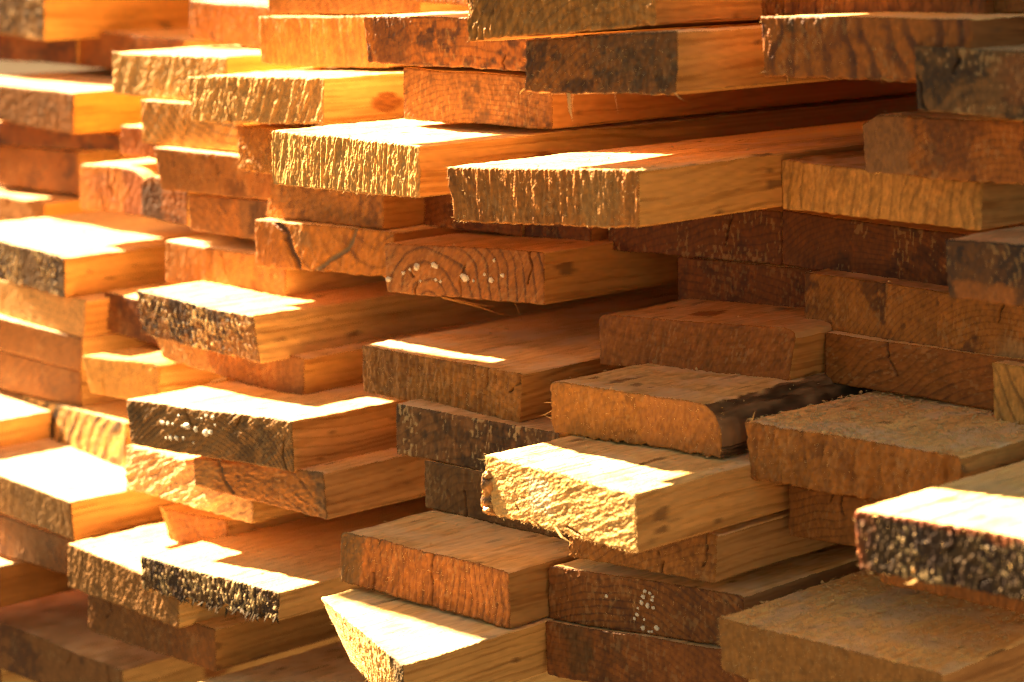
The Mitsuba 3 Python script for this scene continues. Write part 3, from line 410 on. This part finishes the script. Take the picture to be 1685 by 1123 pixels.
 ('B2', dict(s='M', base=(0.44, 0.20, 0.055), stain=0.35), 'shaded rusty board end at the top edge right of the golden flanked black ended one'),
 ('B1', dict(s='K', base=(0.26, 0.19, 0.11), speck=0.8, side=(0.64, 0.35, 0.09)), 'board with grey black speckled end and golden flank in the top left corner'),
 ('B15', dict(s='G', base=(0.36, 0.20, 0.09), dark=(0.20, 0.12, 0.06), stain=0.3, side=(0.66, 0.32, 0.06), top=(0.64, 0.42, 0.22)), 'blurred grey brown board with vivid orange flank at the left edge near the top'),
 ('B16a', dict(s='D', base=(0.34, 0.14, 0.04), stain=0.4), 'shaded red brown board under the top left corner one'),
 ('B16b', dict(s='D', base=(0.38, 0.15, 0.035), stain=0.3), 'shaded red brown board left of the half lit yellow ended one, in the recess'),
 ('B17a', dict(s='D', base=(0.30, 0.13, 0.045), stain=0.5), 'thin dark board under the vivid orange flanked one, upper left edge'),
 ('B17b', dict(s='O', base=(0.44, 0.17, 0.035), stain=0.2), 'small rust red board end left of the sweeping ring board'),
 ('B29', dict(s='D', base=(0.34, 0.14, 0.04), stain=0.4, side=(0.40, 0.17, 0.05)), 'small dim board wedged between the dark grooved and the arched ring boards'),
 ('B30', dict(s='D', base=(0.38, 0.16, 0.045), stain=0.3), 'dim reddish board strip left of the small wedged one above the arched ring board'),
 ('B31', dict(s='D', base=(0.26, 0.105, 0.03), dark=(0.12, 0.05, 0.02), stain=0.4, rough=0.0006, speck=0.2), 'dark chocolate board right of the arched ring board, under the dark grooved one'),
 ('B32', dict(s='D', base=(0.24, 0.10, 0.03), dark=(0.10, 0.045, 0.02), stain=0.45, rough=0.0006, speck=0.2), 'dark granular board under the yellow ringed one, right side'),
 ('B33', dict(s='F', base=(0.54, 0.29, 0.085), dark=(0.32, 0.15, 0.04), ring=(3.2, -0.9, 0.0075, 0.3), rough=0.0006, groove=(80, 0.003, 0.0004), stain=0.15, top=(0.46, 0.26, 0.10), side=(0.52, 0.26, 0.09), rag=0.0006), 'yellow board with curved rings at the right part of its end, upper right'),
 ('B34', dict(grit=60, s='M', base=(0.42, 0.19, 0.05), dark=(0.13, 0.06, 0.025), stain=0.5, wane={'TL': (0.010, 0.006)}, round=False, rag=0.0009, top=(0.66, 0.50, 0.28), dust=0.9, patch=[(-1, 0.23, -1, 2, (0.33, 0.20, 0.11), 0.9), (0.30, 0.55, 0.15, 0.95, (0.16, 0.07, 0.03), 0.6)], rough=0.0006), 'chamfered board with grey brown left part, lying on the yellow ringed one'),
 ('B36', dict(s='G', base=(0.24, 0.15, 0.075), dark=(0.07, 0.048, 0.032), stain=0.6, speck=0.25, rough=0.0006, top=(0.42, 0.27, 0.15), patch=[(0.55, 0.75, 0.2, 0.95, (0.26, 0.10, 0.04), 0.5)]), 'charcoal grey weathered board at the right edge near the top'),
 ('B37', dict(s='M', base=(0.46, 0.195, 0.045), dark=(0.20, 0.08, 0.022), lw=0.45, ring=(-4.5, -2.2, 0.0115, 0.5), rough=0.0006, stain=0.35, ragb=0.0012, fuzz=40, patch=[(0.14, 0.19, 0.75, 1.1, (0.06, 0.05, 0.035), 0.8)], side=(0.24, 0.09, 0.025)), 'brown board with broad slanting ring bands, top right'),
 ('B38', dict(s='M', base=(0.34, 0.15, 0.045), groove=(89, 0.0045, 0.0006), ring=(8, 0.5, 0.006, 0.35), stain=0.3, side=(0.26, 0.10, 0.03)), 'dim upright grained board cut by the top edge over the slanting banded one'),
 ('B39', dict(s='D', base=(0.34, 0.17, 0.055), stain=0.2), 'dim board cut off by the top right corner'),
 ('B40', dict(s='K', base=(0.12, 0.068, 0.03), dark=(0.045, 0.03, 0.02), ring=(0.6, -2.0, 0.0075, 0.1), speck=0.15, rough=0.0006, rag=0.0008, top=(0.46, 0.26, 0.14), patch=[(0.03, 0.45, -0.2, 0.30, (0.36, 0.17, 0.06), 0.7)]), 'nearly black board with tan streaks along its lower edge, right edge, upper middle'),
 ('B41', dict(s='D', base=(0.34, 0.16, 0.05), ring=(-4, -1, 0.009, 0.6)), 'small recessed board with bold ring stripes at the right edge'),
 ('B35', dict(s='M', base=(0.44, 0.22, 0.06), dark=(0.15, 0.07, 0.025), stain=0.5, groove=(85, 0.006, 0.0010), rough=0.0008, rag=0.0005, top=(0.5, 0.3, 0.14), patch=[(0.76, 0.9, 0.0, 0.35, (0.55, 0.46, 0.33), 0.5)]), 'mottled ochre board under the dark granular one, right side'),
 ('B42', dict(s='D', base=(0.32, 0.125, 0.035), dark=(0.12, 0.05, 0.022), stain=0.4), 'dark reddish board resting on the plain rusty orange board'),
 ('B44', dict(s='O', base=(0.44, 0.195, 0.055), stain=0.1, rough=0.0002, groove=(15, 0.004, 0.0002)), 'smooth orange brown board right of the plain rusty orange board'),
 ('B45', dict(s='F', base=(0.56, 0.31, 0.095), ring=(-3, -2, 0.008, 0.45), stain=0.1, rag=0.0009), 'yellow ringed board end standing on the dusty topped one, right edge'),
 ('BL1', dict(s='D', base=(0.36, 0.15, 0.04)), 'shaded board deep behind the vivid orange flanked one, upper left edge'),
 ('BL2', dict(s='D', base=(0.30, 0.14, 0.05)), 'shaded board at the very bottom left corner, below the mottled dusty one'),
]
Q0['BL1'] = [[-22500, 14300, -1230], [-16800, 14300, -1230], [-16800, 14300, -1560], [-22500, 14300, -1560]]
Q0['BL2'] = [[-17200, 10500, -5840], [-15400, 10500, -5840], [-15400, 10500, -6200], [-17200, 10500, -6200]]
SCALE = {'B67': 0.88, 'B66': 0.985, 'B62': 1.035, 'B36': 0.89, 'B34': 0.92, 'B40': 0.93, 'B10': 0.925, 'B33': 0.925, 'B8': 1.045, 'B7': 1.02, 'B65': 0.965, 'B46': 0.97,
         'B43': 0.98, 'B44': 0.98, 'B69': 0.98, 'B73': 0.95, 'B22': 1.105, 'B18': 1.10, 'B17a': 1.09, 'B15': 1.05, 'B13': 1.04, 'B77': 1.06, 'B72': 1.03}
# how far single ends were cut out of square (left corner nearer: plus)
CUT = {'BT': 0.03, 'B37': 0.10, 'B36': 0.09, 'B4': 0.03, 'B3': 0.04, 'B7': 0.05, 'B38': 0.04, 'BX': 0.03, 'B2': 0.07, 'B12': 0.05, 'B14': 0.03, 'B28': 0.0, 'B46': 0.02, 'B63': 0.03, 'B64': 0.05, 'B75': 0.05,
       'B69': 0.0, 'B72': 0.05, 'B34': 0.04, 'B40': 0.04, 'B6': 0.01, 'B9': -0.05, 'B11': -0.03, 'B13': -0.03, 'B8': -0.10, 'B26': -0.03, 'B47': -0.075, 'B65': -0.085, 'B61': -0.06, 'B60': -0.06, 'B25': -0.03,
       'B54': -0.02, 'B10': -0.015, 'B62': 0.03, 'B59': 0.06, 'B58': 0.05, 'B52': 0.08, 'B55': 0.06, 'B51': 0.06, 'B57': -0.03, 'B67': -0.05}
GROUP = 'sawn boards stacked in the pile with their ends showing'

def camera_distance(p):
    return float(np.linalg.norm(p))

dust_pos = []
def add_board(key, q, o, label, seed, visible=True):
    q = np.asarray(q, float)
    res = o.get('res', 0.00075) * max(0.85, camera_distance(q.mean(0)) / 1.5) if visible else 0.006
    (vb, fb, cb), (ve, fe, ce), P, W, H = board_mesh(q, o, seed, res=res, vis=o.get('vis', 0.22) if visible else 0.02, length=o.get('len', 0.85))
    scene[key] = mikit.ply(trimesh.Trimesh(vb, fb, process=False), 'wood_long', smooth=True, color=cb)
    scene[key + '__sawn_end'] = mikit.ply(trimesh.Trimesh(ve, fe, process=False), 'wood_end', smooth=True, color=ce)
    labels[key] = dict(label=label, category='board', group=GROUP)
    if not visible:
        return
    rng = np.random.default_rng(seed * 7 + 1)
    # resin beads
    for i, (u, v, r) in enumerate(o.get('beads', ())):
        c = P(u, v) + np.array([0, -0.0003, 0])
        m = blob(rng, r * 0.00092, (rng.uniform(0.85, 1.35), 0.6, rng.uniform(0.8, 1.15)), 3, 0.35)
        m.apply_translation(c)
        scene[key + '__resin_bead' + (f'_{i:03d}' if i else '')] = mikit.ply(m, 'resin', smooth=True)
    # frayed fibres round the rim and on the end
    n = o.get('fuzz', 0)
    if n:
        side = rng.choice(4, n, p=[0.42, 0.34, 0.12, 0.12])
        t = rng.uniform(0.0, 1.0, n)
        u = np.where(side < 2, t, np.where(side == 2, 0.003, 0.997)); v = np.where(side == 0, 0.985, np.where(side == 1, 0.015, t))
        pos = P(u, v) + np.stack([rng.normal(0, .0003, n), rng.uniform(-0.0004, 0.0006, n), rng.normal(0, .0003, n)], 1)
        dr = rng.normal(size=(n, 3)) * [0.9, 0.5, 0.55] + np.stack([np.where(side == 2, -1, np.where(side == 3, 1, 0)), np.full(n, -0.7), np.where(side == 0, 0.45, np.where(side == 1, -0.8, 0))], 1)
        L = 0.0006 + 0.0022 * rng.random(n) ** 3
        a = slivers(rng, pos, dr, L, rng.uniform(0.00012, 0.0003, n))
        m2 = n
        pos = P(rng.uniform(0.02, 0.98, m2), rng.uniform(0.04, 0.96, m2)) + [0, -0.0002, 0]
        dr = rng.normal(size=(m2, 3)) * [0.8, 0.2, 0.9] + [0, -0.35, 0]
        b = slivers(rng, pos, dr, rng.uniform(0.0007, 0.0026, m2), rng.uniform(0.00012, 0.00032, m2))
        V = np.vstack([a[0], b[0]]); Fc = np.vstack([a[1], b[1] + len(a[0])])
        scene[key + '__frayed_fibre'] = mikit.ply(trimesh.Trimesh(V, Fc, process=False), 'sliver_dark' if o['s'] in 'KDG' and o.get('darkfuzz', 0) else 'sliver')
        labels[key + '__frayed_fibre'] = dict(kind='stuff')
    # where sawdust may lie: on the visible front part of the top
    nd = int(o.get('grit', 26) * (0.3 + o.get('dust', 0.45)))
    u = rng.random(nd); s = 0.16 * rng.random(nd) ** 1.2
    p = P(u, np.ones(nd)) + np.stack([np.zeros(nd), s, np.full(nd, 0.0)], 1)
    dust_pos.append(p)

keys, quads = {}, {}
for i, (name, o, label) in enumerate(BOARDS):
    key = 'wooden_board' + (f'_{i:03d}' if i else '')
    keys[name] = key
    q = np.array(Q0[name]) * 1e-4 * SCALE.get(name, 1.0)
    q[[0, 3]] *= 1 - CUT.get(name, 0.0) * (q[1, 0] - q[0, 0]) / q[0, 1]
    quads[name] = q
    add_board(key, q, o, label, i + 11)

# ---------------------------------------------------------------- splinters, bark, sawdust
rng1 = np.random.default_rng(77)
def on_end(name, u, v):
    q = quads[name]
    return (1 - u) * v * q[0] + u * v * q[1] + u * (1 - v) * q[2] + (1 - u) * (1 - v) * q[3]

SPLINTERS = [  # board, across, up, direction, length, width (m), material
    ('B6', 0.30, 0.02, (0.22, -0.15, -1), 0.016, 0.0021, 'sliver'), ('B6', 0.33, 0.02, (0.10, -0.3, -1), 0.011, 0.0010, 'sliver'), ('B6', 0.60, 0.02, (0.35, -0.1, -1), 0.012, 0.0011, 'sliver'),
    ('B6', 0.985, 0.03, (0.5, 0.2, -0.6), 0.007, 0.0008, 'sliver'), ('B6', 0.0, 0.1, (-0.8, -0.3, -0.6), 0.005, 0.0012, 'sliver'),
    ('B48', 0.47, 0.0, (-1, -0.25, -0.33), 0.024, 0.0022, 'sliver'), ('B66', 0.02, 0.97, (0.45, -0.1, 1), 0.008, 0.0016, 'sliver'), ('B46', 0.0, 0.4, (-0.8, -0.5, -0.6), 0.008, 0.0008, 'sliver'),
    ('B46', 0.0, 0.25, (-0.9, -0.4, 0.3), 0.006, 0.0006, 'sliver'), ('B46', 0.0, 0.55, (-0.9, -0.6, 0.1), 0.005, 0.0008, 'sliver'),
    ('B29', 0.45, 0.16, (-0.5, -0.7, 0.7), 0.008, 0.0005, 'sliver_dark'), ('B29', 0.45, 0.16, (0.8, -0.6, 0.55), 0.014, 0.0006, 'sliver_dark'),
    ('B34', 0.17, 0.97, (-0.1, -0.2, 1), 0.0028, 0.0003, 'sliver'), ('B34', 0.19, 0.98, (0.3, -0.2, 1), 0.003, 0.0003, 'sliver'),
    ('B37', 0.12, 0.01, (0.2, -0.2, -1), 0.005, 0.0010, 'sliver_dark'), ('B37', 0.50, 0.04, (0.9, -0.1, -0.3), 0.008, 0.0012, 'sliver_dark'), ('B37', 0.58, 0.04, (0.9, -0.1, -0.25), 0.010, 0.0014, 'sliver_dark'),
    ('B37', 0.02, 0.1, (-0.8, -0.4, -0.3), 0.005, 0.0012, 'sliver'), ('B28', 0.36, -0.02, (1, 0.5, -0.22), 0.045, 0.0045, 'sliver_dark'), ('B28', 0.45, -0.02, (1, 0.3, -0.15), 0.03, 0.0022, 'sliver_dark'),
    ('B28', 0.82, 0.0, (0.05, 0.5, -1), 0.014, 0.0006, 'sliver_dark'), ('B65', 0.0, 0.9, (-1, -0.4, -0.2), 0.006, 0.0010, 'sliver'), ('B65', 0.02, 0.7, (-1, -0.3, -0.5), 0.006, 0.0008, 'sliver'),
    ('B65', 0.45, 0.08, (0.9, -0.35, -0.5), 0.016, 0.0016, 'sliver'), ('B67', 0.08, 0.92, (0.9, -0.5, 0.25), 0.006, 0.0010, 'sliver'), ('B67', 0.26, 0.02, (-0.5, -0.6, -0.5), 0.006, 0.0016, 'sliver'),
    ('B67', 0.24, 0.10, (0.7, -0.6, 0.4), 0.005, 0.0018, 'sliver'), ('B9', 0.99, 0.55, (0.6, -0.8, 0.1), 0.004, 0.0010, 'sliver'), ('B83', 0.05, 0.9, (-0.2, -0.6, 0.8), 0.006, 0.002, 'sliver'),
]
count = {}
for b, u, v, dr, ln, wd, mat in SPLINTERS:
    k = keys[b] + '__splinter'
    c = count[k] = count.get(k, 0) + 1
    V, Fc = slivers(rng1, on_end(b, u, v)[None] + [[0, 0.0004, 0]], np.array([dr], float), np.array([ln]), np.array([wd]))
    scene[k + (f'_{c - 1:03d}' if c > 1 else '')] = mikit.ply(trimesh.Trimesh(V, Fc, process=False), mat)

# amber bark left on the edge of the bright rough ended board
for i, (u, v, sz, sq) in enumerate([(-0.025, 0.36, 0.0085, (0.55, 0.7, 1.15)), (0.0, 0.66, 0.006, (0.6, 0.7, 1.0)), (-0.02, 0.10, 0.0055, (0.7, 0.8, 0.9))]):
    m = blob(rng1, sz, sq, 4, 0.55)
    n = F3(*(m.vertices.T * 900), 3, 3)
    m.vertices += m.vertices / np.linalg.norm(m.vertices, axis=1, keepdims=True) * ((n - 0.5) * 0.0022)[:, None]
    col = lerp(np.broadcast_to(np.array([0.50, 0.22, 0.055]), (len(n), 3)), np.array([0.10, 0.05, 0.022]), sstep(0.45, 0.65, F3(*(m.vertices.T * 260), 3, 9)))
    m.apply_translation(on_end('B65', u, v) + [0, 0.003, 0])
    scene[keys['B65'] + '__bark_flake' + (f'_{i:03d}' if i else '')] = mikit.ply(m, 'bark', smooth=True, color=col)

# shreds of black bark hanging from the thin board
nf = 90
u = rng1.uniform(0.3, 1.0, nf)
pos = np.array([on_end('B60', a, 0.04 + 0.1 * rng1.random()) for a in u]) + rng1.normal(0, 0.0006, (nf, 3))
V, Fc = slivers(rng1, pos, rng1.normal(size=(nf, 3)) * [0.6, 0.5, 0.3] + [0.1, -0.3, -0.9], rng1.uniform(0.002, 0.0075, nf), rng1.uniform(0.0007, 0.0018, nf))
scene[keys['B60'] + '__bark_fringe'] = mikit.ply(trimesh.Trimesh(V, Fc, process=False), dict(type='twosided', bsdf=dict(type='principled', base_color=dict(type='rgb', value=[0.06, 0.042, 0.026]), roughness=0.7, specular=0.1)))
labels[keys['B60'] + '__bark_fringe'] = dict(label='ragged black bark shreds hanging from the end', kind='stuff')

# sawdust and chips lying on the boards
dp = np.vstack(dust_pos)
nd = len(dp)
size = 0.0003 + 0.0013 * rng1.random(nd) ** 3
tet = np.array([[1, 0.1, 0.0], [-0.7, 0.8, 0.05], [-0.5, -0.9, 0.1], [0.1, 0.0, 0.75]])
jit = tet[None] + rng1.normal(0, 0.25, (nd, 4, 3))
ca, sa = np.cos(a := rng1.uniform(0, 6.28, nd)), np.sin(a)
jit = np.stack([jit[..., 0] * ca[:, None] - jit[..., 1] * sa[:, None], jit[..., 0] * sa[:, None] + jit[..., 1] * ca[:, None], np.abs(jit[..., 2])], -1)
V = (dp[:, None] + jit * size[:, None, None] * np.array([1, 1, 0.9])).reshape(-1, 3)
Fc = (np.array([[0, 1, 3], [1, 2, 3], [2, 0, 3], [0, 2, 1]])[None] + 4 * np.arange(nd)[:, None, None]).reshape(-1, 3)
scene['sawdust'] = mikit.ply(trimesh.Trimesh(V, Fc, process=False), 'dust')
labels['sawdust'] = dict(label='pale sawdust crumbs scattered over the tops of the boards', category='sawdust', kind='stuff')

# ---------------------------------------------------------------- unseen boards added above the frame to shade what is seen
rng0 = np.random.default_rng(5)
off_boards = [(x, x + 0.134, y, z + 0.032, 0.8) for z, y in ((0.004, 1.06), (0.038, 1.09)) for x in (-1.10, -0.962, -0.824, -0.686)]
off_boards += [(x, x + 0.134, 1.33, 0.036, 0.8) for x in (-2.0, -1.862, -1.724, -1.586, -1.448, -1.31)]
off_boards.append((-1.53, -1.392, 0.932, 0.036, 0.125))      # short unseen offcut, added out in front to shade a board top below
off_boards.append((-0.83, -0.69, 0.985, 0.036, 0.8))  # unseen board added further forward to shade the upper right ends
n0 = len(BOARDS)
off_boards = [b + (0.032,) for b in off_boards] + [(-1.195, -1.168, 0.985, 0.02, 0.5, 0.016)]  # last one: thin unseen lath added to stop a streak of sun
for i, (x0, x1, y, z1, ln, th) in enumerate(off_boards):
    key = f'wooden_board_{n0 + i:03d}'
    add_board(key, [[x0, y, z1], [x1, y, z1], [x1, y, z1 - th], [x0, y, z1 - th]], dict(s='O', len=ln), 'unseen board added above the frame to shade the pile', 400 + i, visible=False)
    labels[key]['group'] = 'unseen boards added above the frame to shade the pile'
